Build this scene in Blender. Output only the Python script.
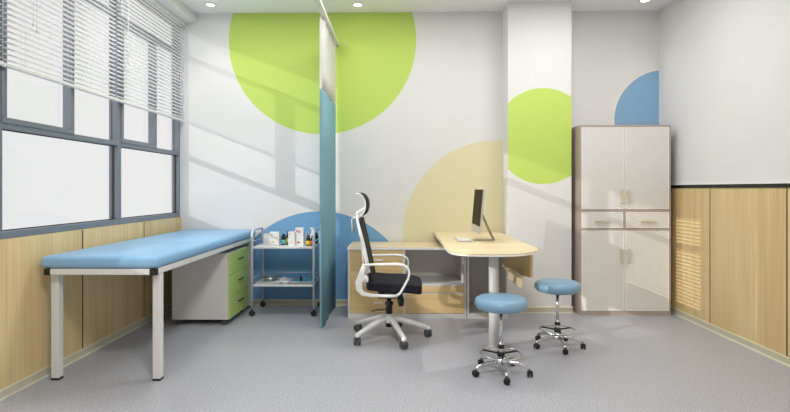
import bpy, bmesh, math, random
from mathutils import Vector, Matrix
random.seed(4)
for o in list(bpy.data.objects): bpy.data.objects.remove(o)
S = bpy.context.scene
COL = S.collection
PI = math.pi

# ------------------------------------------------------------------ camera
cd = bpy.data.cameras.new('camera'); cam = bpy.data.objects.new('camera', cd); COL.objects.link(cam)
cd.sensor_width = 36; cd.lens = 500 / 790 * 36
cd.shift_x = 3 / 790; cd.shift_y = -17 / 790
cd.clip_start = .05; cd.clip_end = 200
cam.location = (0, 0, 1.2); cam.rotation_euler = (PI / 2, 0, math.atan(.0165))
S.camera = cam

# ------------------------------------------------------------------ world, sun, exposure
w = bpy.data.worlds.new('sky'); S.world = w; w.use_nodes = True
bg = w.node_tree.nodes['Background']
bg.inputs[0].default_value = (1, 1, 1, 1); bg.inputs[1].default_value = 1.52
sl = bpy.data.lights.new('sun', 'SUN'); sun = bpy.data.objects.new('sun', sl); COL.objects.link(sun)
sl.energy = 3.2; sl.angle = math.radians(.12); sl.color = (1, .97, .92)
sun.location = (-6, 0, 5)
sun.rotation_euler = Vector((1, .47, -.392)).to_track_quat('-Z', 'Y').to_euler()
for x, y, e in ((0, .8, 80), (-1.5, 3.9, 18), (0, 3.9, 17), (1.5, 3.9, 17)):   # unseen fill lights added for brightness; only the first follows the desk's shadow
    al = bpy.data.lights.new('ceiling_fill', 'AREA'); ao = bpy.data.objects.new('ceiling_fill', al); COL.objects.link(ao)
    al.shape = 'RECTANGLE'; al.size = .6; al.size_y = .6; al.energy = e; al.color = (1, .985, .96)
    ao.location = (x, y, 3.0)
S.cycles.denoising_prefilter = 'ACCURATE'; S.cycles.sample_clamp_indirect = 8
S.view_settings.view_transform = 'Standard'; S.view_settings.look = 'None'
S.view_settings.exposure = 0.0; S.view_settings.gamma = 1; S.view_settings.use_curve_mapping = False

# ------------------------------------------------------------------ materials
def srgb(r, g, b):
    return tuple(((c / 255) / 12.92 if c / 255 <= .04045 else ((c / 255 + .055) / 1.055) ** 2.4) for c in (r, g, b)) + (1,)

def mat(name, col, rough=.5, metal=0, noise=0, nscale=30, bump=0, spec=.5, coat=0, transl=0, alpha=1):
    m = bpy.data.materials.new(name); m.use_nodes = True; nt = m.node_tree; N = nt.nodes; L = nt.links
    p = N['Principled BSDF']; c = srgb(*col)
    p.inputs['Base Color'].default_value = c; p.inputs['Roughness'].default_value = rough
    p.inputs['Metallic'].default_value = metal; p.inputs['Specular IOR Level'].default_value = spec
    p.inputs['Coat Weight'].default_value = coat
    tc = N.new('ShaderNodeTexCoord'); no = N.new('ShaderNodeTexNoise'); no.inputs['Scale'].default_value = nscale
    no.inputs['Detail'].default_value = 4
    L.new(tc.outputs['Object'], no.inputs['Vector'])
    k = noise if noise else .012
    r = N.new('ShaderNodeValToRGB'); r.color_ramp.elements[0].position = .3; r.color_ramp.elements[1].position = .7
    r.color_ramp.elements[0].color = tuple(v * (1 - k) for v in c[:3]) + (1,)
    r.color_ramp.elements[1].color = tuple(min(1, v * (1 + k)) for v in c[:3]) + (1,)
    L.new(no.outputs['Fac'], r.inputs[0]); L.new(r.outputs[0], p.inputs['Base Color'])
    if bump:
        b = N.new('ShaderNodeBump'); b.inputs['Strength'].default_value = bump; b.inputs['Distance'].default_value = .002
        L.new(no.outputs['Fac'], b.inputs['Height']); L.new(b.outputs[0], p.inputs['Normal'])
    if transl:
        t = N.new('ShaderNodeBsdfTranslucent'); L.new(r.outputs[0], t.inputs[0]); mx = N.new('ShaderNodeMixShader')
        mx.inputs[0].default_value = transl; L.new(p.outputs[0], mx.inputs[1]); L.new(t.outputs[0], mx.inputs[2])
        L.new(mx.outputs[0], N['Material Output'].inputs[0])
    return m

def emis(name, col, s):
    m = bpy.data.materials.new(name); m.use_nodes = True; p = m.node_tree.nodes['Principled BSDF']
    p.inputs['Base Color'].default_value = srgb(*col); p.inputs['Emission Color'].default_value = srgb(*col)
    p.inputs['Emission Strength'].default_value = s
    return m

def wood(name, c1, c2, axis='z', rough=.45, fine=70):
    m = bpy.data.materials.new(name); m.use_nodes = True; nt = m.node_tree; N = nt.nodes; L = nt.links
    p = N['Principled BSDF']; p.inputs['Roughness'].default_value = rough
    tc = N.new('ShaderNodeTexCoord'); mp = N.new('ShaderNodeMapping')
    sc = {'x': (1.2, fine, fine), 'y': (fine, 1.2, fine), 'z': (fine, fine, 1.2)}[axis]
    mp.inputs['Scale'].default_value = sc
    L.new(tc.outputs['Object'], mp.inputs[0])
    n1 = N.new('ShaderNodeTexNoise'); n1.inputs['Scale'].default_value = 1; n1.inputs['Detail'].default_value = 5
    L.new(mp.outputs[0], n1.inputs['Vector'])
    mp2 = N.new('ShaderNodeMapping'); mp2.inputs['Scale'].default_value = tuple(v * .14 if v > 2 else v * .6 for v in sc)
    L.new(tc.outputs['Object'], mp2.inputs[0])
    n2 = N.new('ShaderNodeTexNoise'); n2.inputs['Scale'].default_value = 1; n2.inputs['Detail'].default_value = 2
    L.new(mp2.outputs[0], n2.inputs['Vector'])
    ma = N.new('ShaderNodeMath'); ma.operation = 'ADD'
    mb = N.new('ShaderNodeMath'); mb.operation = 'MULTIPLY'; mb.inputs[1].default_value = .5
    L.new(n1.outputs['Fac'], ma.inputs[0]); L.new(n2.outputs['Fac'], ma.inputs[1]); L.new(ma.outputs[0], mb.inputs[0])
    r = N.new('ShaderNodeValToRGB'); r.color_ramp.elements[0].position = .38; r.color_ramp.elements[1].position = .62
    r.color_ramp.elements[0].color = srgb(*c2); r.color_ramp.elements[1].color = srgb(*c1)
    L.new(mb.outputs[0], r.inputs[0]); L.new(r.outputs[0], p.inputs['Base Color'])
    return m

def circles_wall(name, base, circs, axes=(0, 2)):
    """painted wall: base paint with painted discs (cx, cz, r, colour, outline colour or None) in the wall's own coordinates"""
    m = mat(name, base, rough=.75, noise=.01, nscale=4, bump=.05); nt = m.node_tree; N = nt.nodes; L = nt.links
    p = N['Principled BSDF']; prev = p.inputs['Base Color'].links[0].from_socket
    tc = N.new('ShaderNodeTexCoord'); mp = N.new('ShaderNodeMapping'); mp.inputs['Scale'].default_value = (1, 0, 1)
    L.new(tc.outputs['Object'], mp.inputs[0])
    for cx, cz, r, col, ring in circs:
        d = N.new('ShaderNodeVectorMath'); d.operation = 'DISTANCE'; d.inputs[1].default_value = (cx, 0, cz)
        L.new(mp.outputs[0], d.inputs[0])
        for rr, cc in (((r + .012, ring),) if ring else ()) + ((r, col),):
            c = N.new('ShaderNodeMath'); c.operation = 'LESS_THAN'; c.inputs[1].default_value = rr
            L.new(d.outputs['Value'], c.inputs[0])
            mx = N.new('ShaderNodeMixRGB'); L.new(c.outputs[0], mx.inputs[0]); L.new(prev, mx.inputs[1])
            mx.inputs[2].default_value = srgb(*cc); prev = mx.outputs[0]
    L.new(prev, p.inputs['Base Color'])
    return m

def floor_mat():
    m = bpy.data.materials.new('speckled_vinyl'); m.use_nodes = True; nt = m.node_tree; N = nt.nodes; L = nt.links
    p = N['Principled BSDF']; p.inputs['Roughness'].default_value = .38; p.inputs['Specular IOR Level'].default_value = .4
    tc = N.new('ShaderNodeTexCoord')
    def noise(s, d=3):
        n = N.new('ShaderNodeTexNoise'); n.inputs['Scale'].default_value = s; n.inputs['Detail'].default_value = d
        L.new(tc.outputs['Object'], n.inputs['Vector']); return n.outputs['Fac']
    def ramp(src, a, b, pa, pb):
        r = N.new('ShaderNodeValToRGB'); r.color_ramp.elements[0].position = pa; r.color_ramp.elements[1].position = pb
        r.color_ramp.elements[0].color = a; r.color_ramp.elements[1].color = b; L.new(src, r.inputs[0]); return r.outputs[0]
    base = ramp(noise(110, 2), srgb(154, 155, 162), srgb(193, 194, 201), .36, .64)
    v = N.new('ShaderNodeTexVoronoi'); v.inputs['Scale'].default_value = 45; L.new(tc.outputs['Object'], v.inputs['Vector'])
    dark = ramp(v.outputs['Distance'], (1, 1, 1, 1), (0, 0, 0, 1), .10, .17)
    gate = ramp(noise(20, 1), (0, 0, 0, 1), (.6, .6, .6, 1), .48, .55)
    mu = N.new('ShaderNodeMixRGB'); mu.blend_type = 'MULTIPLY'; mu.inputs[0].default_value = 1
    L.new(dark, mu.inputs[1]); L.new(gate, mu.inputs[2])
    mx = N.new('ShaderNodeMixRGB'); L.new(mu.outputs[0], mx.inputs[0]); L.new(base, mx.inputs[1]); mx.inputs[2].default_value = srgb(136, 136, 150)
    L.new(mx.outputs[0], p.inputs['Base Color'])
    return m

def glass_mat(name, tint, refl=.05):
    m = bpy.data.materials.new(name); m.use_nodes = True; nt = m.node_tree; N = nt.nodes; L = nt.links
    t = N.new('ShaderNodeBsdfTransparent'); t.inputs[0].default_value = (*tint, 1)
    g = N.new('ShaderNodeBsdfGlossy'); g.inputs['Roughness'].default_value = .02
    mx = N.new('ShaderNodeMixShader'); mx.inputs[0].default_value = refl
    L.new(t.outputs[0], mx.inputs[1]); L.new(g.outputs[0], mx.inputs[2]); L.new(mx.outputs[0], N['Material Output'].inputs[0])
    return m

WHITE = (229, 229, 228); GREEN = (196, 222, 108); YEL = (230, 221, 184); BLUE = (118, 168, 210)
M = dict(
    wall=mat('white_wall_paint', WHITE, .75, noise=.01, nscale=4, bump=.05),
    ceil=mat('ceiling_paint', (250, 250, 252), .85, noise=.01, nscale=3),
    floor=floor_mat(),
    wains=wood('pale_oak_wall_panel', (230, 206, 156), (212, 184, 130), 'z', .42),
    deskwood=wood('pale_oak_desk_board', (234, 218, 182), (222, 202, 162), 'x', .4),
    drawerwood=wood('oak_drawer_front', (232, 204, 150), (218, 188, 132), 'x', .45),
    black=mat('black_strip', (14, 14, 15), .4),
    base=mat('cream_vinyl_skirting', (205, 200, 178), .4),
    baselite=mat('cream_skirting_edge', (238, 233, 208), .35),
    frame=mat('grey_window_aluminium', (126, 133, 143), .35, .3),
    seal=mat('dark_window_seal', (44, 46, 50), .5),
    glass=glass_mat('tinted_window_glass', (.76, .76, .76)),
    blind=mat('white_blind_slat', (250, 250, 250), .5, transl=.35),
    cord=mat('blind_cord', (228, 228, 228), .6),
    blue=mat('blue_vinyl_upholstery', (140, 186, 224), .38, noise=.02, nscale=12, bump=.03),
    stoolblue=mat('stool_blue_vinyl', (128, 166, 192), .33, noise=.02, nscale=12, bump=.03),
    wmetal=mat('white_powder_coated_metal', (226, 226, 224), .35),
    whitelam=mat('white_laminate', (224, 222, 219), .35),
    green=mat('lime_green_laminate', (188, 212, 124), .4),
    chrome=mat('chrome', (225, 225, 228), .14, 1),
    tubemetal=mat('brushed_steel_tube', (214, 216, 220), .3, .35),
    rubber=mat('black_rubber', (24, 24, 26), .5),
    dgrey=mat('dark_grey_plastic', (74, 76, 78), .45),
    curtain=mat('teal_curtain_fabric', (142, 188, 202), .8, noise=.03, nscale=60, transl=.3),
    mesh=mat('white_curtain_mesh', (232, 232, 228), .85, noise=.03, nscale=300, transl=.35),
    whiteplastic=mat('white_plastic', (242, 241, 239), .35),
    navy=mat('black_navy_fabric', (16, 15, 32), .85, noise=.2, nscale=200, bump=.2),
    blackmesh=mat('black_mesh_fabric', (22, 22, 24), .8, noise=.3, nscale=300),
    taupe=mat('taupe_cabinet_frame', (184, 168, 156), .4),
    door=mat('warm_white_lacquer', (230, 228, 224), .28),
    edge=mat('white_door_edge', (250, 250, 250), .3),
    brass=mat('champagne_handle', (226, 218, 196), .35, .4),
    grey=mat('grey_laminate', (232, 226, 220), .5),
    alu=mat('aluminium', (206, 207, 210), .3, .6),
    standalu=mat('bronze_grey_aluminium', (170, 162, 148), .35, .4),
    screen=mat('dark_screen', (60, 52, 36), .6, spec=.05),
    lampring=mat('lamp_trim', (236, 232, 224), .4),
    lamp=emis('lamp_glow', (255, 240, 214), 5),
    brown=mat('amber_brown_glass', (52, 30, 18), .15),
    darkbottle=mat('near_black_glass', (26, 24, 24), .15),
    lteal=mat('teal_paper_label', (104, 196, 196), .6), lyel=mat('yellow_paper_label', (240, 200, 40), .6),
    lred=mat('red_paper_label', (226, 70, 52), .6), lgreen=mat('green_paper_label', (30, 120, 100), .6),
    carton=mat('white_carton', (236, 236, 236), .6), cartong=mat('grey_printed_carton', (214, 214, 218), .6),
    prred=mat('red_print', (222, 90, 84), .6), pryel=mat('yellow_print', (226, 196, 70), .6), prgrey=mat('grey_print', (176, 178, 184), .6),
    tealcloth=mat('turquoise_cloth', (88, 190, 204), .8, noise=.05, nscale=80),
    paper=mat('white_paper', (240, 240, 240), .8), steel=mat('stainless_steel', (190, 192, 192), .25, .9),
    clear=glass_mat('clear_blue_glass', (.8, .88, .96), .15),
)

# ------------------------------------------------------------------ builders
OFF = [Vector((0, 0, 0))]
def prop(o, label=None, cat=None, group=None, kind=None):
    if label: o['label'] = label
    if cat: o['category'] = cat
    if group: o['group'] = group
    if kind: o['kind'] = kind
    return o
def thing(name, label, cat, loc=(0, 0, 0), group=None):
    o = bpy.data.objects.new(name, None); COL.objects.link(o); o.empty_display_size = .1
    o.location = loc; OFF[0] = Vector(loc); return prop(o, label, cat, group)

class MB:
    def __init__(s): s.bm = bmesh.new(); s.mi = 0
    def mat(s, i): s.mi = i; return s
    def _join(s, verts, faces, smooth):
        vs = [s.bm.verts.new(v) for v in verts]; out = []
        for f in faces:
            try: fc = s.bm.faces.new([vs[i] for i in f])
            except ValueError: continue
            fc.smooth = smooth; fc.material_index = s.mi; out.append(fc)
        return vs, out
    def box(s, a, b, bev=0, seg=2, rot=None, piv=None):
        a, b = [min(p, q) for p, q in zip(a, b)], [max(p, q) for p, q in zip(a, b)]
        t = bmesh.new(); bmesh.ops.create_cube(t, size=1)
        for v in t.verts: v.co = Vector([a[i] + (v.co[i] + .5) * (b[i] - a[i]) for i in range(3)])
        if bev: bmesh.ops.bevel(t, geom=list(t.edges), offset=bev, segments=seg, affect='EDGES', profile=.5)
        if rot is not None:
            pv = Vector(piv if piv else [(a[i] + b[i]) / 2 for i in range(3)])
            for v in t.verts: v.co = rot @ (v.co - pv) + pv
        s.add(t, smooth=bev > .004); return s
    def add(s, t, smooth=False):
        t.verts.index_update()
        s._join([v.co.copy() for v in t.verts], [[v.index for v in f.verts] for f in t.faces], smooth); t.free()
    def tube(s, pts, r, n=10, closed=False, cap=True, sy=1.0):
        pts = [Vector(p) for p in pts]; m = len(pts); rs = r if isinstance(r, (list, tuple)) else [r] * m
        ring = []; up = None
        for i, p in enumerate(pts):
            if closed: d = pts[(i + 1) % m] - pts[i - 1]
            else: d = pts[min(i + 1, m - 1)] - pts[max(i - 1, 0)]
            d.normalize()
            if up is None: up = Vector((0, 0, 1)) if abs(d.z) < .9 else Vector((0, 1, 0))
            x = d.cross(up).normalized(); y = x.cross(d).normalized(); up = y
            ring.append([p + (x * math.cos(2 * PI * k / n) + y * sy * math.sin(2 * PI * k / n)) * rs[i] for k in range(n)])
        vs = [v for rg in ring for v in rg]; fs = []
        for i in range(m if closed else m - 1):
            j = (i + 1) % m
            for k in range(n): fs.append((i * n + k, i * n + (k + 1) % n, j * n + (k + 1) % n, j * n + k))
        if cap and not closed: fs.append(tuple(range(n))[::-1]); fs.append(tuple((m - 1) * n + k for k in range(n)))
        s._join(vs, fs, True); return s
    def lathe(s, prof, c=(0, 0, 0), n=24, axis='z', smooth=True):
        vs = []; fs = []; m = len(prof)
        for r, z in prof:
            for k in range(n):
                a = 2 * PI * k / n; x, y = r * math.cos(a), r * math.sin(a)
                v = (x, y, z) if axis == 'z' else ((z, x, y) if axis == 'x' else (x, z, y))
                vs.append(Vector(v) + Vector(c))
        for i in range(m - 1):
            for k in range(n): fs.append((i * n + k, i * n + (k + 1) % n, (i + 1) * n + (k + 1) % n, (i + 1) * n + k))
        if prof[0][0] > 1e-5: fs.append(tuple(range(n))[::-1])
        if prof[-1][0] > 1e-5: fs.append(tuple((m - 1) * n + k for k in range(n)))
        s._join(vs, fs, smooth); return s
    def prism(s, poly, lo, hi, axis='z', smooth=False):
        """poly of 2-D points extruded from lo to hi along axis ('z': xy, 'y': xz, 'x': yz)"""
        def P(p, h): return {'z': (p[0], p[1], h), 'y': (p[0], h, p[1]), 'x': (h, p[0], p[1])}[axis]
        n = len(poly); vs = [P(p, lo) for p in poly] + [P(p, hi) for p in poly]
        _, f1 = s._join(vs, [tuple(range(n))[::-1], tuple(range(n, 2 * n))] + [(i, (i + 1) % n, n + (i + 1) % n, n + i) for i in range(n)], smooth)
        f1[0].smooth = f1[1].smooth = False
        return s
    def sweep(s, pts, w, h, axis='y', bev=0):
        """flat bar of width w (along axis) and thickness h following pts in the plane across the axis"""
        pts = [Vector(p) for p in pts]; A = {'y': Vector((0, 1, 0)), 'x': Vector((1, 0, 0))}[axis]
        ws = w if isinstance(w, (list, tuple)) else [w] * len(pts); hs = h if isinstance(h, (list, tuple)) else [h] * len(pts)
        vs = []; n = 8
        for i, p in enumerate(pts):
            d = (pts[min(i + 1, len(pts) - 1)] - pts[max(i - 1, 0)]).normalized(); u = d.cross(A).normalized()
            W, H = ws[i] / 2, hs[i] / 2; b = min(W, H) * .5
            for a, c in ((W, H - b), (W - b, H), (-W + b, H), (-W, H - b), (-W, -H + b), (-W + b, -H), (W - b, -H), (W, -H + b)):
                vs.append(p + A * a + u * c)
        fs = [(i * n + k, i * n + (k + 1) % n, (i + 1) * n + (k + 1) % n, (i + 1) * n + k) for i in range(len(pts) - 1) for k in range(n)]
        fs += [tuple(range(n))[::-1], tuple((len(pts) - 1) * n + k for k in range(n))]
        s._join(vs, fs, True); return s
    def grid(s, fn, nu, nv, thick=0, smooth=True):
        vs = [Vector(fn(i / nu, j / nv)) for j in range(nv + 1) for i in range(nu + 1)]
        fs = [(j * (nu + 1) + i, j * (nu + 1) + i + 1, (j + 1) * (nu + 1) + i + 1, (j + 1) * (nu + 1) + i) for j in range(nv) for i in range(nu)]
        s._join(vs, fs, smooth); return s
    def build(s, name, mats, parent=None, bevel=0):
        bm = s.bm; bmesh.ops.recalc_face_normals(bm, faces=list(bm.faces))
        for v in bm.verts: v.co -= OFF[0]
        me = bpy.data.meshes.new(name); bm.to_mesh(me); bm.free()
        for m_ in (mats if isinstance(mats, (list, tuple)) else [mats]): me.materials.append(m_)
        o = bpy.data.objects.new(name, me); COL.objects.link(o)
        if parent: o.parent = parent
        else: o.location = OFF[0]
        if bevel:
            b = o.modifiers.new('b', 'BEVEL'); b.width = bevel; b.segments = 2; b.limit_method = 'ANGLE'
        return o

def loose(loc): OFF[0] = Vector(loc)
def arc(c, r, a0, a1, n, plane='xz', h=0, rz=None):
    rz = rz or r; out = []
    for i in range(n + 1):
        a = math.radians(a0 + (a1 - a0) * i / n); u, v = c[0] + r * math.cos(a), c[1] + rz * math.sin(a)
        out.append({'xz': (u, h, v), 'yz': (h, u, v), 'xy': (u, v, h)}[plane])
    return out
def copy_tree(o, parent=None):
    c = o.copy(); COL.objects.link(c); c.parent = parent
    for ch in [x for x in bpy.data.objects if x.parent == o]: copy_tree(ch, c)
    return c
def struct(o): o['kind'] = 'structure'; return o

# ------------------------------------------------------------------ room shell
XL, XR, YB, H = -2.28, 2.64, 5.15, 3.02
Y0 = -2.2
loose((0, 0, 0))
struct(MB().box((XL - .1, Y0, -.1), (XR + .1, YB + .1, 0)).build('floor', M['floor']))
struct(MB().box((XL - .1, Y0, H), (XR + .1, YB + .1, H + .1)).build('ceiling', M['ceil']))
mback = circles_wall('painted_back_wall', WHITE, [
    (-.806, 2.735, .97, GREEN, None), (.995, .735, .967, YEL, None), (-.83, .0, .97, BLUE, (236, 230, 220)),
    (2.705, 1.9, .517, (138, 180, 214), (246, 236, 222))])
struct(MB().box((XL - .1, YB, 0), (XR + .1, YB + .1, H)).build('wall_back', mback))
mpil = circles_wall('painted_pillar', WHITE, [(1.385, 1.713, .4655, GREEN, None)])
struct(MB().mat(1).box((1.045, 4.872, 0), (1.658, YB, H)).mat(0).box((1.045, 4.87, 0), (1.658, 4.8719, H)).build('wall_pillar', [mpil, M['wall']]))
struct(MB().box((XR, Y0, 0), (XR + .1, YB, H)).build('wall_right', M['wall']))
struct(MB().box((XL - .1, Y0 - .1, 0), (XR + .1, Y0, H)).build('wall_front', M['wall']))
# window wall: parapet, lintel and piers as one wall
FX0, FX1 = XL - .07, XL            # window frame depth
b = MB()
b.box((XL - .07, Y0, 0), (XL - .001, YB, .912)); b.box((XL - .07, Y0, 2.92), (XL, YB, H))
for a0, a1 in ((5.135, YB), (1.46, 2.06), (Y0, 1.37)): b.box((XL - .07, a0, .912), (XL, a1, 2.92))
struct(b.build('wall_left', M['wall']))
struct(MB().box((XL, Y0, 2.911), (-2.117, YB, H)).build('trim_1', M['wall']))     # pelmet beam over the blinds
# oak wainscots
b = MB(); ys = [5.148, 4.386, 3.529, 2.67, 1.81, .95, .09, -.77, -1.63, Y0]
for i in range(len(ys) - 1): b.box((XL, ys[i + 1] + .014, .06), (XL + .012, ys[i], .911), bev=.0015, seg=1)
struct(b.build('trim_2', M['wains']))
struct(MB().box((XL, Y0, .055), (XL + .0105, YB, .905)).build('trim_3', M['black']))
b = MB(); ys = [5.148, 4.283, 3.438, 2.59, 1.74, .89, .05, -.8, -1.65, Y0]
for i in range(len(ys) - 1): b.box((XR - .012, ys[i + 1] + .012, .052), (XR, ys[i], 1.209), bev=.0015, seg=1)
struct(b.build('trim_4', M['wains']))
struct(MB().box((XR - .0105, Y0, .05), (XR, YB, 1.2)).box((XR - .02, Y0, 1.211), (XR, YB, 1.238)).build('trim_5', M['black']))
struct(MB().box((XR - .014, Y0, 1.2385), (XR, YB, 1.246)).build('trim_6', M['edge']))
def skirting(name, runs):
    b = MB()
    for (x0, y0, x1, y1, nx, ny) in runs:
        t = .014
        def seg(z0, z1, th, mi):
            b.mat(mi); b.box((min(x0, x1 + nx * th) if nx else x0, min(y0, y1 + ny * th) if ny else y0, z0),
                             (max(x0, x1 + nx * th) if nx else x1, max(y0, y1 + ny * th) if ny else y1, z1))
        seg(.010, .052, t, 0); seg(.052, .060, t + .003, 1); seg(0, .010, t + .006, 1)
    return struct(b.build(name, [M['base'], M['baselite']]))
skirting('baseboard_left', [(XL, Y0, XL, YB, 1, 0)])
skirting('baseboard_right', [(XR, Y0, XR, YB, -1, 0)])
skirting('baseboard_back', [(XL, YB, 1.045, YB, 0, -1), (1.658, YB, XR, YB, 0, -1)])
skirting('baseboard_pillar', [(1.045, 4.87, 1.658, 4.87, 0, -1), (1.045, 4.87, 1.045, YB, -1, 0), (1.658, 4.87, 1.658, YB, 1, 0)])

# windows
def window(n, y0, y1, ym=0, sash=True):
    mull = ym > 0
    loose((XL, (y0 + y1) / 2, .912)); x0, x1 = XL - .07, XL + .004; f = .026
    b = MB()
    b.box((x0, y0, .912), (x1, y1, .955), .003, 1).box((x0, y0, 2.88), (x1, y1, 2.92), .003, 1)
    b.box((x0, y0, .955), (x1, y0 + f, 2.88), .003, 1).box((x0, y1 - f, .955), (x1, y1, 2.88), .003, 1)
    b.box((x0, y0 + f, 1.548), (x1, y1 - f, 1.585), .003, 1).box((x0, y0 + f, 2.583), (x1, y1 - f, 2.62), .003, 1)
    if mull: b.box((x0, ym, 1.585), (x1 - .01, ym + .035, 2.583), .003, 1)
    fr = b.build('window_%d' % n, M['frame']); struct(fr)
    g = MB(); gx = XL - .045
    def pane(a, bb, c, d): g.box((gx - .004, a, c), (gx + .004, bb, d))
    pane(y0 + f, y1 - f, .955, 1.548); pane(y0 + f, y1 - f, 2.62, 2.88)
    if mull: pane(ym + .035, y1 - f, 1.585, 2.583)
    else: pane(y0 + f, y1 - f, 1.585, 2.583)
    if mull: pane(y0 + f + .05, ym - .02, 1.62, 2.55)
    go = g.build('pane', M['glass']); go.parent = fr; go.location = (0, 0, 0)
    if sash and mull:
        s_ = MB(); a, c = y0 + f - .01, ym + .008; sx0, sx1 = XL - .05, XL + .012; t = .036
        s_.box((sx0, a, 1.578), (sx1, c, 1.578 + t), .004, 1).box((sx0, a, 2.59 - t), (sx1, c, 2.59), .004, 1)
        s_.box((sx0, a, 1.578 + t), (sx1, a + t, 2.59 - t), .004, 1).box((sx0, c - t, 1.578 + t), (sx1, c, 2.59 - t), .004, 1)
        so = s_.build('sash', M['frame']); so.parent = fr; so.location = (0, 0, 0)
    # dark rubber seals round the glass
    q = MB(); s2 = .006; sx = (gx + .004, gx + .016)
    for a, bb, c, d in ((y0 + f, y1 - f, .955, 1.548), (y0 + f, y1 - f, 2.62, 2.88)):
        q.box((sx[0], a, c), (sx[1], bb, c + s2)).box((sx[0], a, d - s2), (sx[1], bb, d))
        q.box((sx[0], a, c), (sx[1], a + s2, d)).box((sx[0], bb - s2, c), (sx[1], bb, d))
    qo = q.build('seal', M['seal']); qo.parent = fr; qo.location = (0, 0, 0)
window(1, 4.02, 5.135, 4.62); window(2, 2.80, 4.02, 3.44); window(3, 2.06, 2.80); window(4, 1.37, 1.46)  # last one is an unseen slit added for the thin floor sun streak

# blinds
def blind(y0, y1, label, cords, ladders):
    t = thing('venetian_blind', label, 'blind', (-2.238, (y0 + y1) / 2, 2.91), 'white venetian blinds across the windows')
    MB().box((-2.258, y0, 2.872), (-2.214, y1, 2.9105), .002, 1).build('head_rail', M['wmetal'], t)
    MB().box((-2.254, y0, 1.892), (-2.222, y1, 1.914), .004, 2).build('bottom_rail', M['wmetal'], t)
    b = MB(); z = 1.935; hw = .0130; tilt = math.radians(4)
    while z < 2.865:
        pr = []
        for k in range(5):
            u = -1 + k / 2; x = u * hw; zz = .003 * (1 - u * u)
            pr.append((-2.238 + x * math.cos(tilt) - zz * math.sin(tilt), z + x * math.sin(tilt) + zz * math.cos(tilt)))
        poly = pr + [(p[0], p[1] - .0008) for p in pr[::-1]]
        b.prism(poly, y0 + .004, y1 - .004, 'y'); z += .033
    sl_ = b.build('slats', M['blind'], t)
    for y in ladders:
        for x in (-2.2525, -2.2235): MB().tube([(x, y, 1.9), (x, y, 2.875)], .0009, 4).build('ladder_string', M['cord'], t)
    for y, z in cords:
        c = MB(); c.tube([(-2.208, y, 2.875), (-2.206, y, z)], .0016, 5).lathe([(.002, .03), (.006, .012), (.007, 0)], (-2.206, y, z - .03), 8)
        c.build('pull_cord', M['cord'], t)
blind(1.95, 2.772, 'white venetian blind whose end is at the frame edge, in front of the dark pier', [(2.70, 2.19)], (2.1, 2.65))
blind(2.79, 3.905, 'white venetian blind over the large window with the dark-sided opening sash', [(2.97, 2.21), (3.0, 2.18)], (2.93, 3.35, 3.77))
blind(3.92, 5.125, 'white venetian blind over the window next to the back wall', [(4.02, 2.20), (5.03, 2.18)], (4.06, 4.52, 4.98))

# recessed downlights
spots = [(-1.87, 4.9, 'recessed downlight above the exam couch near the pelmet'),
         (-.42, 4.93, 'recessed downlight above the big lime circle, just past the curtain rail'),
         (2.36, 4.86, 'recessed downlight above the tall cabinet')]
for x, y, lab in spots:
    t = thing('ceiling_downlight', lab, 'ceiling light', (x, y, H), 'recessed ceiling downlights')
    MB().lathe([(.040, -.001), (.058, -.001), (.058, -.006), (.052, -.010), (.040, -.004), (.040, -.001)], (x, y, H), 28).build('trim_ring', M['lampring'], t)
    MB().lathe([(.0398, -.0008), (.0398, -.003), (0.0, -.0035)], (x, y, H), 24).build('diffuser', M['lamp'], t)
    ld = bpy.data.lights.new('downlight_lamp', 'SPOT'); ld.energy = 6; ld.spot_size = math.radians(80); ld.spot_blend = 1
    ld.shadow_soft_size = .04; ld.color = (1, .93, .82)
    lo = bpy.data.objects.new('lamp_light', ld); COL.objects.link(lo); lo.parent = t; lo.location = (0, 0, -.02)

# ------------------------------------------------------------------ privacy curtain and its rail
loose((-.66, 3.3, 2.66))
rl = MB().box((-.673, 1.2, 2.672), (-.627, 5.149, 2.70), .004, 1)
rl.build('curtain_rail', M['wmetal'])
prop(bpy.data.objects['curtain_rail'], 'white ceiling-hung track that carries the teal privacy curtain', 'curtain rail')
for y in (1.5, 3.0):
    MB().tube([(-.65, y, 2.70), (-.65, y, 3.019)], .008, 8).build('hanger_rod', M['wmetal'], bpy.data.objects['curtain_rail']).location = (0, 0, 0)
def cur(z0, z1):
    def fn(u, v):
        y = 4.262 + .868 * u; fold = math.sin(u * 2 * PI * 4 - 1.4)
        x = -.662 + .005 * fold + .004 * math.sin(u * 9) * (1 if z0 < 1 else .6)
        return (x, y, z0 + (z1 - z0) * v)
    return fn
t = thing('privacy_curtain', 'teal blue privacy curtain with white mesh top, drawn beside the supply trolley', 'curtain', (-.68, 4.7, 0))
for nm, z0, z1, mt in (('fabric_panel', .012, 2.052, 'curtain'), ('mesh_top', 2.052, 2.668, 'mesh')):
    o = MB().grid(cur(z0, z1), 196, 4).build(nm, M[mt], t)
    so = o.modifiers.new('s', 'SOLIDIFY'); so.thickness = .003; so.offset = 0
# hem at the free edge
MB().box((-.688, 4.252, .012), (-.670, 4.268, 2.052), .004, 2).build('front_hem', M['curtain'], t)
MB().box((-.688, 4.252, 2.052), (-.670, 4.268, 2.668), .004, 2).build('mesh_hem', M['mesh'], t)

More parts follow.
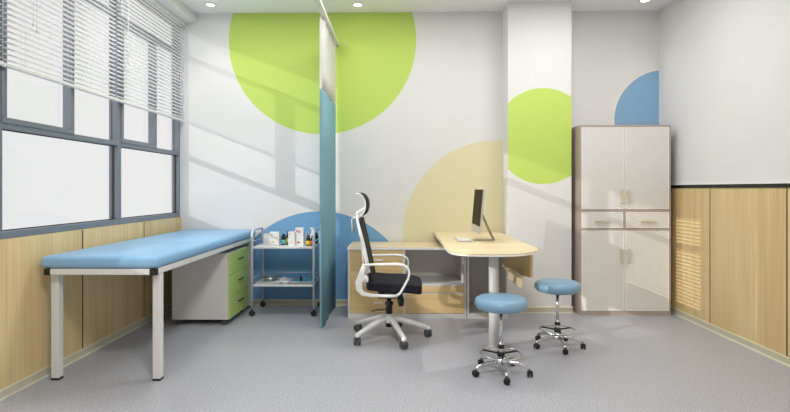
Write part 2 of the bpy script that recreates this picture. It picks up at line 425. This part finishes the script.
# ------------------------------------------------------------------ examination couch
t = thing('examination_couch', 'blue padded examination couch on white square legs under the windows', 'exam couch', (-1.85, 4.08, 0))
cx0, cx1, cy0, cy1 = -2.192, -1.500, 3.04, 5.12
def pad(y0, y1):
    b = MB(); b.box((cx0 - .03, y0, .709), (cx1 + .012, y1, .786), .03, 5); return b
pad(cy0 - .005, 3.93).build('head_pad', M['blue'], t); pad(3.932, 5.135).build('body_pad', M['blue'], t)
r = .036
b = MB()
b.box((cx0 + .036, cy0, .672), (cx1 - .036, cy0 + r, .7085), .003, 1).box((cx0, cy1 - r, .672), (cx1, cy1, .7085), .003, 1)
b.box((cx0, cy0 + .036, .672), (cx0 + r, cy1 - r, .7085), .003, 1).box((cx1 - r, cy0 + .036, .672), (cx1, cy1 - r, .7085), .003, 1)
b.box((cx0 + r, 3.90, .672), (cx1 - r, 3.94, .7085), .003, 1)
b.build('frame', M['wmetal'], t)
for x in (cx0, cx1 - .036): MB().box((x - .001, cy0 - .002, .669), (x + .037, cy0 + .036, .7085), .002, 1).build('corner_cap', M['rubber'], t)
for x in (cx0 + .001, cx1 - .049):
    for y in (3.10, 5.04):
        l = MB().box((x, y, .012), (x + .048, y + .048, .672), .003, 1).build('leg', M['wmetal'], t)
        MB().box((x - .001, y - .001, 0), (x + .049, y + .049, .013), .002, 1).build('rubber_foot', M['rubber'], l)
for y in (3.55, 3.98, 4.5): MB().lathe([(.004, 0), (.004, .002), (0, .003)], (cx1, y, .69), 8, 'x').build('bolt', M['dgrey'], t)

# castor helper: twin wheel castor built around (0,0)
def castor(b, x, y, r, wdt, ang=0, stem=.02):
    R = Matrix.Rotation(ang, 3, 'Z')
    for s_ in (-1, 1):
        n = 16; pr = [(0, -.5), (.7, -.5), (.95, -.35), (1, -.1), (1, .1), (.95, .35), (.7, .5), (0, .5)]
        vs = []; fs = []
        for rr, h in pr:
            for k in range(n):
                a = 2 * PI * k / n
                v = Vector((rr * r * math.cos(a), s_ * wdt * .30 + h * wdt * .46, rr * r * math.sin(a)))
                v = R @ v; vs.append(v + Vector((x, y, r)))
        for i in range(len(pr) - 1):
            for k in range(n): fs.append((i * n + k, i * n + (k + 1) % n, (i + 1) * n + (k + 1) % n, (i + 1) * n + k))
        b._join(vs, fs, True)
    b.lathe([(r * .25, r), (r * .25, 2 * r + stem)], (x, y, 0), 10)
    return b

# ------------------------------------------------------------------ drawer pedestal
px0, px1, py0, py1 = -2.01, -1.515, 4.37, 4.90
t = thing('drawer_pedestal', 'white mobile drawer unit with lime green fronts under the couch', 'drawer unit', ((px0 + px1) / 2, (py0 + py1) / 2, 0))
MB().box((px0, py0, .05), (px1, py1, .634), .002, 1).build('body', M['whitelam'], t)
for i in range(3):
    z0 = .054 + i * .194
    d = MB().box((px1 + .001, py0 + .002, z0), (px1 + .018, py1 - .002, z0 + .190), .002, 1).build('drawer', M['green'], t)
    ym = (py0 + py1) / 2 + .02; z = z0 + .115
    MB().tube([(px1 + .018, ym - .055, z - .004), (px1 + .034, ym - .05, z), (px1 + .04, ym, z + .002), (px1 + .034, ym + .05, z), (px1 + .018, ym + .055, z - .004)], .006, 8).build('handle', M['rubber'], d)
for x in (px0 + .04, px1 - .04):
    for y in (py0 + .04, py1 - .04): castor(MB(), x, y, .022, .034, .2, .005).build('castor', M['dgrey'], t)

# ------------------------------------------------------------------ supply trolley
tx0, tx1, ty0, ty1 = -1.40, -.815, 4.70, 5.07
t = thing('medical_trolley', 'two-shelf steel trolley on black castors, stocked with medicines by the curtain', 'trolley', ((tx0 + tx1) / 2, (ty0 + ty1) / 2, 0))
for x in (tx0, tx1):
    pts = [(x, ty0, .07), (x, ty0, .74)] + arc((ty0 + .07, .74), .07, 180, 90, 6, 'yz', x)[1:] + arc((ty1 - .07, .74), .07, 90, 0, 6, 'yz', x) + [(x, ty1, .07)]
    MB().tube(pts, .0125, 10).build('side_frame', M['tubemetal'], t)
TZ = (.658, .300)
for z in TZ:
    b = MB(); b.box((tx0 + .006, ty0 - .004, z - .022), (tx1 - .006, ty1 + .004, z - .004), .003, 1)
    b.build('shelf', [M['wmetal']], t)
for z in (.703, .352):
    MB().tube([(tx0, ty1, z), (tx1, ty1, z)], .004, 6).build('guard_rail', M['tubemetal'], t)
    for x in (tx0, tx1): MB().tube([(x, ty0, z), (x, ty1, z)], .004, 6).build('guard_rail', M['tubemetal'], t)
MB().tube([(tx0, ty0, .325), (tx1, ty0, .325)], .003, 6).build('guard_rail', M['tubemetal'], t)
for x in (tx0, tx1):
    for y in (ty0, ty1): castor(MB(), x, y, .027, .03, .5, .022).build('castor', M['rubber'], t)

def carton(x0, x1, y, d, h, z, label, prints, m='carton', rot=0):
    t = thing('medicine_box', label, 'box', ((x0 + x1) / 2, y + d / 2, z), 'medicine cartons on the trolley')
    MB().box((x0, y, z), (x1, y + d, z + h), .001, 1).build('carton', M[m], t)
    for (u, v, du, dv, pm) in prints:
        wd = x1 - x0
        MB().box((x0 + wd * u, y - .0012, z + h * v), (x0 + wd * (u + du), y + .0005, z + h * (v + dv))).build('print', M[pm], t)
    t.rotation_euler = (0, 0, rot)
z = .654 + .0005
carton(-1.335, -1.272, 4.86, .03, .108, z, 'plain grey-white carton nearest the trolley handle by the couch', [(.15, .55, .7, .04, 'prgrey'), (.2, .3, .5, .04, 'prgrey')], 'cartong')
carton(-1.268, -1.178, 4.83, .05, .128, z, 'square white carton with a small yellow mark near its top', [(.15, .72, .2, .10, 'pryel'), (.2, .22, .3, .1, 'pryel'), (.05, .55, .8, .03, 'prgrey')])
carton(-1.075, -1.012, 4.78, .045, .135, z, 'middle white carton with yellow print, beside the tall carton', [(.1, .78, .25, .1, 'pryel'), (.3, .2, .3, .08, 'pryel')])
carton(-1.008, -.93, 4.79, .05, .172, z, 'tall white carton with red print, tallest on the trolley', [(.1, .78, .2, .1, 'prred'), (.38, .72, .2, .1, 'prred'), (.2, .14, .35, .1, 'prred')])
carton(-.925, -.905, 4.84, .05, .12, z, 'narrow pale carton between the tall carton and the dark bottles', [(.2, .6, .6, .05, 'prgrey')], 'cartong')
def bottle(x, y, z, r, h, mb, ml, label, cap='rubber', cat='bottle'):
    t = thing('medicine_bottle', label, cat, (x, y, z), 'medicine bottles on the trolley')
    MB().lathe([(0, 0), (r * .92, 0), (r, .006), (r, h * .70), (r * .85, h * .77), (r * .5, h * .8), (r * .5, h * .84)], (x, y, z), 20).build('glass_body', M[mb], t)
    MB().lathe([(r * .62, h * .82), (r * .64, h * .83), (r * .62, h), (0, h)], (x, y, z), 16).build('cap', M[cap], t)
    if ml: MB().lathe([(r * 1.02, h * .10), (r * 1.02, h * .48)], (x, y, z), 20).build('paper_label', M[ml], t)
bottle(-1.143, 4.88, z, .024, .105, 'darkbottle', 'lteal', 'dark bottle with a pale teal label between the cartons')
bottle(-1.098, 4.90, z, .022, .128, 'darkbottle', 'lyel', 'dark bottle with a yellow label touching the middle carton')
bottle(-.885, 4.80, z, .020, .10, 'darkbottle', 'lyel', 'dark bottle with a yellow label next to the red-labelled one')
bottle(-.843, 4.80, z, .020, .10, 'darkbottle', 'lred', 'dark bottle with a red label near the front trolley post')
bottle(-.842, 4.995, z, .021, .11, 'darkbottle', 'lgreen', 'dark bottle with a green label against the curtain side')
x, y = -.868, 4.93
t = thing('spray_bottle', 'white pump spray bottle behind the red-labelled bottle', 'spray bottle', (x, y, z))
MB().lathe([(0, 0), (.018, 0), (.019, .005), (.019, .09), (.008, .115), (.008, .125)], (x, y, z), 18).build('body', M['whiteplastic'], t)
MB().lathe([(.010, .12), (.010, .135), (.005, .137), (.005, .15)], (x, y, z), 12).box((x - .022, y - .006, z + .148), (x + .010, y + .006, z + .163), .003, 1).build('pump_head', M['whiteplastic'], t)
# lower shelf
z = .2965
x, y = -1.275, 4.88
t = thing('kidney_dish', 'stainless steel kidney dish at the couch end of the lower trolley shelf', 'dish', (x, y, z))
def kid(s_, n=28):
    out = []
    for k in range(n):
        a = 2 * PI * k / n; rx = .075 * s_; ry = .05 * s_
        out.append((x + rx * math.cos(a), y + ry * math.sin(a) + .022 * s_ * math.cos(a) ** 2))
    return out
b = MB(); A, B, Cc, D = kid(.75), kid(1), kid(.96), kid(.72); n = 28
vs = [(p[0], p[1], z) for p in A] + [(p[0], p[1], z + .05) for p in B] + [(p[0], p[1], z + .049) for p in Cc] + [(p[0], p[1], z + .003) for p in D]
fs = [(j * n + k, j * n + (k + 1) % n, (j + 1) * n + (k + 1) % n, (j + 1) * n + k) for j in range(3) for k in range(n)] + [tuple(range(n))[::-1], tuple(range(3 * n, 4 * n))]
b._join(vs, fs, True); b.build('bowl', M['steel'], t)
loose((-1.14, 4.86, z))
def cloth(u, v):
    X = -1.225 + .155 * u + .03 * v; Y = 4.76 + .2 * v
    return (X, Y, z + .010 + .035 * math.exp(-((u - .45) ** 2 / .05 + (v - .6) ** 2 / .12)) + .004 * math.sin(u * 14 + v * 5))
o = MB().grid(cloth, 20, 16).build('folded_wipe', M['paper']); m_ = o.modifiers.new('s', 'SOLIDIFY'); m_.thickness = .004
prop(o, 'crumpled white wipe beside the kidney dish on the lower trolley shelf', 'wipe')
t = thing('instrument_tray', 'steel tray lined with turquoise cloth on the lower trolley shelf', 'tray', (-.96, 4.86, z))
b = MB(); b.box((-1.065, 4.755, z), (-.835, 4.985, z + .004))
for a, c in (((-1.065, 4.755), (-.835, 4.76)), ((-1.065, 4.98), (-.835, 4.985)), ((-1.065, 4.755), (-1.06, 4.985)), ((-.84, 4.755), (-.835, 4.985))):
    b.box((a[0], a[1], z), (c[0], c[1], z + .014))
b.build('tray_body', M['steel'], t)
MB().grid(lambda u, v: (-1.055 + .21 * u, 4.763 + .214 * v, z + .008 + .002 * math.sin(u * 11 + 3 * v) * math.sin(v * 8)), 16, 16).build('liner', M['tealcloth'], t)
z2 = z + .0102
bottle(-.965, 4.85, z2, .011, .048, 'brown', None, 'tiny amber bottle standing on the turquoise cloth', 'brown')
t = thing('glass_flask', 'small clear glass flask beside the tiny amber bottle on the tray', 'flask', (-.925, 4.86, z2))
MB().lathe([(0, 0), (.022, 0), (.024, .006), (.014, .03), (.006, .042), (.006, .058), (.008, .06)], (-.925, 4.86, z2), 18).build('flask_body', M['clear'], t)

# ------------------------------------------------------------------ low desk cabinet
dx0, dx1, dy0, dy1, dz = -.487, .612, 4.64, 5.13, .66
t = thing('low_cabinet', 'low oak-topped white cabinet with drawers and an open bay behind the office chair', 'cabinet', ((dx0 + dx1) / 2, (dy0 + dy1) / 2, 0))
b = MB(); tk = .018; xm = .035
b.box((dx0, dy0, .0), (dx0 + tk, dy1, dz - .022)).box((dx1 - tk, dy0, 0), (dx1, dy1, dz - .022)).box((xm - .01, dy0, .045), (xm + .01, dy1, dz - .022))
b.box((dx0 + tk, dy1 - .015, .045), (dx1 - tk, dy1, dz - .022))
b.box((dx0 + tk, dy0, 0), (dx1 - tk, dy1, .045))
b.box((xm + .01, dy0, .300), (dx1 - tk, dy1 - .015, .316))
b.box((xm + .01, dy0, .228), (dx1 - tk, dy0 + .4, .238))
b.build('carcass', [M['whitelam']], t)
MB().box((xm + .0105, dy1 - .019, .317), (dx1 - tk - .0005, dy1 - .0155, dz - .0225)).box((dx1 - tk - .004, dy0 + .02, .317), (dx1 - tk - .0003, dy1 - .019, dz - .0225)).build('bay_lining', M['grey'], t)
MB().mat(0).box((dx0 - .004, dy0 - .006, dz - .022), (dx1, dy1, dz - .0195)).mat(1).box((dx0 - .004, dy0 - .006, dz - .0194), (dx1, dy1, dz), .001, 1).build('top_board', [M['whitelam'], M['deskwood']], t)
MB().box((dx0 - .006, dy0 - .008, dz - .022), (dx1, dy0 - .0065, dz - .004)).build('edge_band', M['edge'], t)
for i in range(3):
    z0 = .048 + i * .197
    d = MB().box((dx0 + tk + .001, dy0 - .002, z0), (xm - .011, dy0 + .016, z0 + .1945), .001, 1).build('drawer', M['drawerwood'], t)
    MB().box((-.240, dy0 - .022, z0 + .090), (-.160, dy0 - .014, z0 + .108), .002, 1).box((-.232, dy0 - .015, z0 + .097), (-.226, dy0 - .002, z0 + .103)).box((-.174, dy0 - .015, z0 + .097), (-.168, dy0 - .002, z0 + .103)).build('handle', M['wmetal'], d)
for z0, z1 in ((.241, .298), (.048, .226)):
    MB().box((xm + .011, dy0 - .002, z0), (dx1 - tk - .001, dy0 + .016, z1), .001, 1).build('drawer', M['drawerwood'], t)
MB().lathe([(.012, -.001), (.026, -.001), (.026, -.006), (.012, -.006), (.012, -.001)], (dx1 - tk - .003, 4.74, .47), 20, 'x').build('painted_hole_light', M['whiteplastic'], t)  # white ring stands in for light coming through the cable hole

# ------------------------------------------------------------------ desk
t = thing('office_desk', 'pale oak desk with a rounded free end on a white column, beside the pillar', 'desk', (.69, 4.2, 0))
X0, X1 = .345, 1.028; yc = 3.78; ye = 3.385
c = (X0 + X1) / 2; hw = (X1 - X0) / 2
ctl = [(X0, 3.95), (X0, 3.80), (X0 + .001, 3.64), (.366, 3.50), (.425, 3.425), (.54, 3.393), (.70, 3.390), (.82, 3.425), (.915, 3.50), (.985, 3.61), (1.018, 3.74), (X1, 3.88), (X1, 4.05)]
out = [(X0, 5.148), (X0, 3.95)]
for i in range(1, len(ctl) - 2):                     # Catmull-Rom through the rounded end
    p0, p1, p2, p3 = [Vector(q) for q in ctl[i - 1:i + 3]]
    for k in range(6):
        u = k / 6; q = .5 * ((2 * p1) + (p2 - p0) * u + (2 * p0 - 5 * p1 + 4 * p2 - p3) * u * u + (3 * p1 - p0 - 3 * p2 + p3) * u ** 3); out.append((q.x, q.y))
out += [(X1, 3.88), (X1, 5.148)]
def grow(p, d):
    return [(c + (x - c) * (1 + d / hw), y - (d if y < yc else 0)) for x, y in p]
MB().prism(out, .7515, .760).build('desktop', M['deskwood'], t)
MB().prism(grow(out, .0025), .7425, .7514).build('edge_band', M['edge'], t)
MB().lathe([(.038, .004), (.038, .7424)], (.709, 3.80, 0), 28).build('column_leg', M['wmetal'], t)
MB().lathe([(.046, 0), (.046, .004), (.040, .006)], (.709, 3.80, 0), 28).build('foot_ring', M['wmetal'], t)
b = MB(); b.box((.640, 3.72, .722), (.778, 3.88, .7424)); b.build('mounting_plate', M['wmetal'], t)
# end pedestal: open box against the wall
q0, q1, r0, r1 = .618, 1.003, 4.64, 5.13
b = MB(); b.box((q0, r0, 0), (q0 + .02, r1, .742)).box((q1 - .02, r0, 0), (q1, r1, .742)).box((q0 + .02, r0 - .0, 0), (q1 - .02, r1, .045)).box((q0 + .02, r1 - .015, .045), (q1 - .02, r1, .742))
b.box((q0 + .02, r0 + .01, .045), (q1 - .02, r1 - .015, .05))
b.build('pedestal', M['whitelam'], t)
MB().box((q0 + .0203, r0 + .02, .0505), (q0 + .023, r1 - .016, .741)).box((q1 - .023, r0 + .02, .0505), (q1 - .0203, r1 - .016, .741)).box((q0 + .023, r1 - .0185, .0505), (q1 - .023, r1 - .0155, .732)).build('pedestal_lining', M['grey'], t)
MB().lathe([(0, 0), (.026, 0), (.026, -.004), (0, -.004)], (q1 - .0235, 4.78, .475), 20, 'x').build('painted_hole_light', M['whiteplastic'], t)  # solid white disc painted as the lit far side of a cable hole
# oak file rack hung under the rounded side
MB().prism([(3.70, .742), (3.70, .548), (3.80, .535), (4.639, .46), (4.639, .742)], .958, .976, 'x').build('rack_panel', M['drawerwood'], t)
R_ = Matrix.Rotation(math.radians(10), 3, 'Y')
MB().box((.889, 3.70, .470), (.904, 4.12, .560), .001, 1, R_).build('rack_flap', M['deskwood'], t)
MB().box((.90, 3.98, .476), (.9579, 4.12, .486)).build('rack_base', M['drawerwood'], t)

# ------------------------------------------------------------------ computer and keyboard
t = thing('computer_monitor', 'slim silver all-in-one monitor seen almost edge-on, standing on the oak desk', 'monitor', (.70, 4.30, .7605)); MON = t
tilt = Matrix.Rotation(math.radians(5), 3, 'Y'); pv = (.64, 4.30, .83)
ya, yb_ = 4.075, 4.525
MB().box((.632, ya, .828), (.646, yb_, 1.200), .004, 2, tilt, pv).build('back_shell', M['alu'], t)
MB().box((.6300, ya + .004, .892), (.6318, yb_ - .004, 1.196), 0, 1, tilt, pv).build('screen', M['screen'], t)
MB().box((.6296, ya + .003, .830), (.6318, yb_ - .003, .890), 0, 1, tilt, pv).build('chin', M['alu'], t)
sp = [(.665, 4.30, 1.02), (.690, 4.30, .985), (.735, 4.30, .88), (.785, 4.30, .775), (.787, 4.30, .766), (.775, 4.30, .764), (.61, 4.30, .764)]
MB().sweep(sp, .12, [.008, .008, .008, .008, .007, .006, .005]).build('stand', M['standalu'], t)
MON.location.x += .010
t = thing('keyboard', 'small white keyboard on the desk in front of the monitor', 'keyboard', (.54, 4.30, .7605))
MB().box((.482, 4.17, .7605), (.598, 4.46, .770), .003, 2).build('keyboard_case', M['alu'], t)
b = MB()
for i in range(5):
    for j in range(13): b.box((.490 + i * .021, 4.178 + j * .0212, .770), (.508 + i * .021, 4.1965 + j * .0212, .7735))
b.build('keys', M['whiteplastic'], t)

# ------------------------------------------------------------------ office chair
def chair():
    t = thing('office_chair', 'white framed office chair with black seat, mesh back and headrest', 'office chair', (0, 0, 0))
    # five star base
    R = .315
    b = MB(); b.lathe([(.045, .125), (.048, .135), (.045, .178), (.034, .193), (.03, .195)], (0, 0, 0), 24); hub = b.build('base_hub', M['whiteplastic'], t)
    for k in range(5):
        a = math.radians(72 * k + 4); ca, sa = math.cos(a), math.sin(a)
        b = MB(); n = 6; vs = []
        for i in range(n + 1):
            u = i / n; rr = .02 + (R - .02) * u; zt = .186 - .096 * u ** 1.15; hgt = .048 * (1 - .35 * u); wd = .026 * (1 - .35 * u)
            if i == n: hgt = .04
            for (s_, z) in ((-wd * .8, zt), (wd * .8, zt), (wd, zt - .008), (wd * .7, zt - hgt), (-wd * .7, zt - hgt), (-wd, zt - .008)):
                vs.append((rr * ca - s_ * sa, rr * sa + s_ * ca, z))
        fs = [(i * 6 + j, i * 6 + (j + 1) % 6, (i + 1) * 6 + (j + 1) % 6, (i + 1) * 6 + j) for i in range(n) for j in range(6)] + [tuple(range(6)), tuple(n * 6 + j for j in range(6))]
        b._join(vs, fs, True)
        b.lathe([(.016, .06), (.018, .065), (.017, .086)], (R * ca, R * sa, 0), 14)
        lg = b.build('leg', M['whiteplastic'], t)
        castor(MB(), R * ca, R * sa, .031, .05, a + 1.9 + k * .7, .0).build('castor', M['dgrey'], lg)
    MB().lathe([(.027, .09), (.027, .26), (.034, .265), (.034, .285), (.018, .29), (.018, .33)], (0, 0, 0), 20).build('gas_column', M['rubber'], t)
    b = MB().box((-.09, -.07, .325), (.11, .07, .372), .012, 2)
    b.tube([(.09, -.03, .335), (.095, -.03, .30), (.098, -.03, .262)], [.024, .028, .020], 12).build('tilt_mechanism', M['rubber'], t)
    MB().sweep([(.01, -.05, .31), (-.03, -.16, .262), (-.09, -.19, .268), (-.13, -.2, .258)], .02, .008).build('height_lever', M['dgrey'], t)
    # seat cushion
    t2 = bmesh.new(); bmesh.ops.create_cube(t2, size=1)
    bmesh.ops.subdivide_edges(t2, edges=list(t2.edges), cuts=5, use_grid_fill=True)
    for v in t2.verts:
        x, y, z = v.co * 2
        # superellipsoid-like pad
        rx = math.copysign(abs(x) ** .9, x)
        k = max(abs(x), abs(y)) ** 6
        X = .042 + .222 * x * (1 - .05 * y * y); Y = .235 * y * (1 - .05 * x * x)
        Z = .442 + .050 * z * (1 - .28 * k)
        if x > .5: Z -= .035 * (x - .5) * 1.2
        if x < -.6: Z += .012
        v.co = (X, Y, Z)
    b = MB(); b.add(t2, True); st = b.build('seat', M['navy'], t)
    m_ = st.modifiers.new('s', 'SUBSURF'); m_.levels = 1; m_.render_levels = 2
    # side frames: J under the seat up into the backrest, arm loop
    for s_ in (-1, 1):
        y = .262 * s_
        pts = [(-.180, y, .63), (-.200, y, .56), (-.222, y, .49), (-.220, y, .44), (-.195, y, .408), (-.13, y, .394), (0, y, .390), (.07, y, .392)]
        MB().sweep(pts, .026, [.030, .046, .052, .048, .036, .024, .020, .020]).build('side_frame', M['whiteplastic'], t)
        arm = [(-.185, y, .622), (-.12, y, .628), (.06, y, .632), (.115, y, .624), (.150, y, .600), (.160, y, .565), (.150, y, .52), (.112, y, .45), (.088, y, .410), (.06, y, .392)]
        MB().sweep(arm, [.028, .036, .042, .040, .034, .028, .026, .026, .026, .026], [.016] * 10).build('armrest', M['whiteplastic'], t)
    MB().sweep([(.0, -.262, .388), (.0, 0, .376), (.0, .262, .388)], .06, .012, 'x').build('cross_bar', M['whiteplastic'], t)
    # back
    def bx(z): return -.132 - (z - .55) * .225 + .006 * math.sin((z - .5) * 5.5)
    for s_ in (-1, 1):
        pts = [(bx(z) - .018, s_ * (.225 - .02 * (z - .5)), z) for z in (.56, .72, .8, .9, .965)]
        MB().sweep(pts, .022, [.03, .03, .028, .022, .016, .014, .013, .012]).build('back_post', M['whiteplastic'], t)
    b = MB()
    b.sweep([(bx(.965) - .02, -.215, .965), (bx(.965) - .026, 0, .972), (bx(.965) - .02, .215, .965)], .014, .02, 'x')
    b.sweep([(bx(.48) - .05, -.25, .51), (bx(.48) - .065, 0, .49), (bx(.48) - .05, .25, .51)], .03, .04, 'x')
    b.sweep([(bx(.6) - .05, 0, .42), (bx(.6) - .06, 0, .54), (bx(.8) - .04, 0, .80), (bx(.96) - .03, 0, .97)], .05, .016)
    b.build('back_frame', M['whiteplastic'], t)
    def bk(u, v):
        z = .485 + .48 * v; y = (u - .5) * .43
        return (bx(z) - .005 * (1 - (2 * u - 1) ** 2) - .004, y, z)
    o = MB().grid(bk, 14, 16).build('mesh_back', M['blackmesh'], t); m_ = o.modifiers.new('s', 'SOLIDIFY'); m_.thickness = .008; m_.offset = 0
    # headrest: a curved pad on a white shell
    hc = (-.232, 1.072); MB().sweep(arc(hc, .062, 104, -62, 14, 'xz', 0, .092), .26, [.007] + [.012] * 13 + [.007]).build('headrest_pad', M['blackmesh'], t)
    MB().sweep(arc((hc[0] - .009, hc[1]), .058, 114, -72, 14, 'xz', 0, .090), .27, [.010, .014] + [.010] * 12 + [.016]).build('headrest_shell', M['whiteplastic'], t)
    MB().sweep([(bx(.96) - .03, 0, .955), (bx(.96) - .035, 0, .985), (-.262, 0, 1.01), (-.215, 0, 1.035), (-.175, 0, 1.07)], .05, [.018, .020, .018, .016, .012]).build('headrest_arm', M['whiteplastic'], t)
    MB().sweep([(bx(.97) - .01, 0, .970), (-.286, 0, .969), (-.298, 0, .955), (-.291, 0, .850)], .10, .009).build('coat_hanger', M['whiteplastic'], t)
    return t
ch = chair(); ch.location = (-.09, 4.045, 0); OFF[0] = Vector((0, 0, 0))

# ------------------------------------------------------------------ stools
def stool():
    t = thing('round_stool', 'blue round stool', 'stool', (0, 0, 0))
    MB().lathe([(0, .420), (.132, .420), (.155, .427), (.169, .446), (.171, .463), (.163, .485), (.142, .498), (.10, .503), (0, .504)], (0, 0, 0), 44).build('seat', M['stoolblue'], t)
    MB().lathe([(.028, .397), (.045, .410), (.05, .4198), (0, .4198)], (0, 0, 0), 20).build('seat_plate', M['rubber'], t)
    MB().lathe([(.0115, .19), (.0115, .402)], (0, 0, 0), 16).lathe([(.017, .06), (.017, .20), (.013, .203)], (0, 0, 0), 18).build('column', M['chrome'], t)
    MB().lathe([(.019, .165), (.021, .168), (.021, .188), (.019, .191)], (0, 0, 0), 18).lathe([(.024, .115), (.024, .145)], (0, 0, 0), 18).build('collar', M['rubber'], t)
    b = MB(); b.tube([(.131 * math.cos(2 * PI * k / 40), .131 * math.sin(2 * PI * k / 40), .131) for k in range(40)], 0.0072, 8, closed=True)
    b.build('foot_ring', M['chrome'], t)
    for k in range(3):
        a = math.radians(25 + 120 * k); b = MB()
        b.tube([(.02 * math.cos(a), .02 * math.sin(a), .130), (.127 * math.cos(a), .127 * math.sin(a), .131)], .0075, 8, sy=.8)
        b.build('ring_spoke', M['rubber'], t)
    MB().lathe([(.026, .058), (.030, .065), (.030, .085), (.018, .095)], (0, 0, 0), 20).build('base_hub', M['chrome'], t)
    for k in range(5):
        a = math.radians(-90 + 72 * k); ca, sa = math.cos(a), math.sin(a)
        b = MB(); b.tube([(r_ * ca, r_ * sa, z_) for r_, z_ in ((.015, .076), (.06, .080), (.10, .077), (.145, .066), (.175, .056), (.184, .049))], [.012, .012, .011, .0105, .010, .009], 10)
        lg = b.build('leg', M['chrome'], t)
        castor(MB(), .182 * ca, .182 * sa, .0205, .034, a + 1.2 + k * .5, .0).build('castor', M['rubber'], lg)
    return t
s1 = stool()
s2 = copy_tree(s1)
s1.location = (.655, 3.262, 0); s2.location = (1.197, 3.826, 0)
for s_, lab in ((s1, 'round blue padded stool on chrome castor base in front of the desk column'), (s2, 'round blue padded stool on chrome castor base by the tall cabinet, farther from the chair')):
    prop(s_, lab, 'stool', 'round blue stools beside the desk')

# ------------------------------------------------------------------ tall cabinet
a0, a1, f0, f1, hh = 1.702, 2.560, 4.775, 5.13, 1.807
t = thing('storage_cabinet', 'tall taupe and white storage cabinet with four doors against the back wall', 'cabinet', ((a0 + a1) / 2, (f0 + f1) / 2, 0))
b = MB(); k = .016
b.box((a0, f0, .0), (a0 + k, f1, hh)).box((a1 - k, f0, 0), (a1, f1, hh)).box((a0 + k, f0, hh - .02), (a1 - k, f1, hh)).box((a0 + k, f0 + .003, 0), (a1 - k, f1, .045))
b.box((a0 + k, f1 - .01, .045), (a1 - k, f1, hh - .02)).box((a0 + k, f0, .985), (a1 - k, f1 - .01, 1.008)).box((a0 + k, f0, .808), (a1 - k, f1 - .01, .828))
xm = (a0 + a1) / 2 - .006
b.box((xm - .012, f0, .828), (xm + .012, f1 - .01, .985)); b.box((xm - .006, f0 + .03, 1.008), (xm + .006, f1 - .01, hh - .02)); b.box((xm - .006, f0 + .03, .045), (xm + .006, f1 - .01, .808))
b.build('carcass', M['taupe'], t)
def front(nm, x0, x1, z0, z1, handle):
    e = .008
    d = MB().box((x0, f0 + .001, z0), (x1, f0 + .019, z1)).box((x0 + e, f0 - .0015, z0 + e), (x1 - e, f0 + .002, z1 - e)).build(nm, M['door'], t)
    MB().box((x0, f0 - .003, z0), (x1, f0 + .0009, z0 + e)).box((x0, f0 - .003, z1 - e), (x1, f0 + .0009, z1)).box((x0, f0 - .003, z0 + e), (x0 + e, f0 + .0009, z1 - e)).box((x1 - e, f0 - .003, z0 + e), (x1, f0 + .0009, z1 - e)).build('edge_trim', M['edge'], d)
    hx0, hx1, hz0, hz1 = handle
    q = MB().box((hx0, f0 - .022, hz0), (hx1, f0 - .012, hz1), .003, 2)
    if hx1 - hx0 > hz1 - hz0: q.box((hx0 + .004, f0 - .013, hz0 + .003), (hx0 + .016, f0 - .002, hz1 - .003)).box((hx1 - .016, f0 - .013, hz0 + .003), (hx1 - .004, f0 - .002, hz1 - .003))
    else: q.box((hx0 + .003, f0 - .013, hz0 + .004), (hx1 - .003, f0 - .002, hz0 + .016)).box((hx0 + .003, f0 - .013, hz1 - .016), (hx1 - .003, f0 - .002, hz1 - .004))
    q.build('handle', M['brass'], d)
L0, L1, R0, R1 = a0 + k + .002, xm - .002, xm + .002, a1 - k - .002
front('door', L0, L1, 1.010, hh - .022, (L1 - .040, L1 - .018, 1.065, 1.195))
front('door', R0, R1, 1.010, hh - .022, (R0 + .016, R0 + .038, 1.065, 1.195))
front('drawer', L0, xm - .014, .831, .983, (1.845, 1.985, .885, .905))
front('drawer', xm + .014, R1, .831, .983, (2.268, 2.412, .885, .905))
front('door', L0, L1, .047, .806, (L1 - .040, L1 - .018, .505, .640))
front('door', R0, R1, .047, .806, (R0 + .016, R0 + .038, .505, .640))
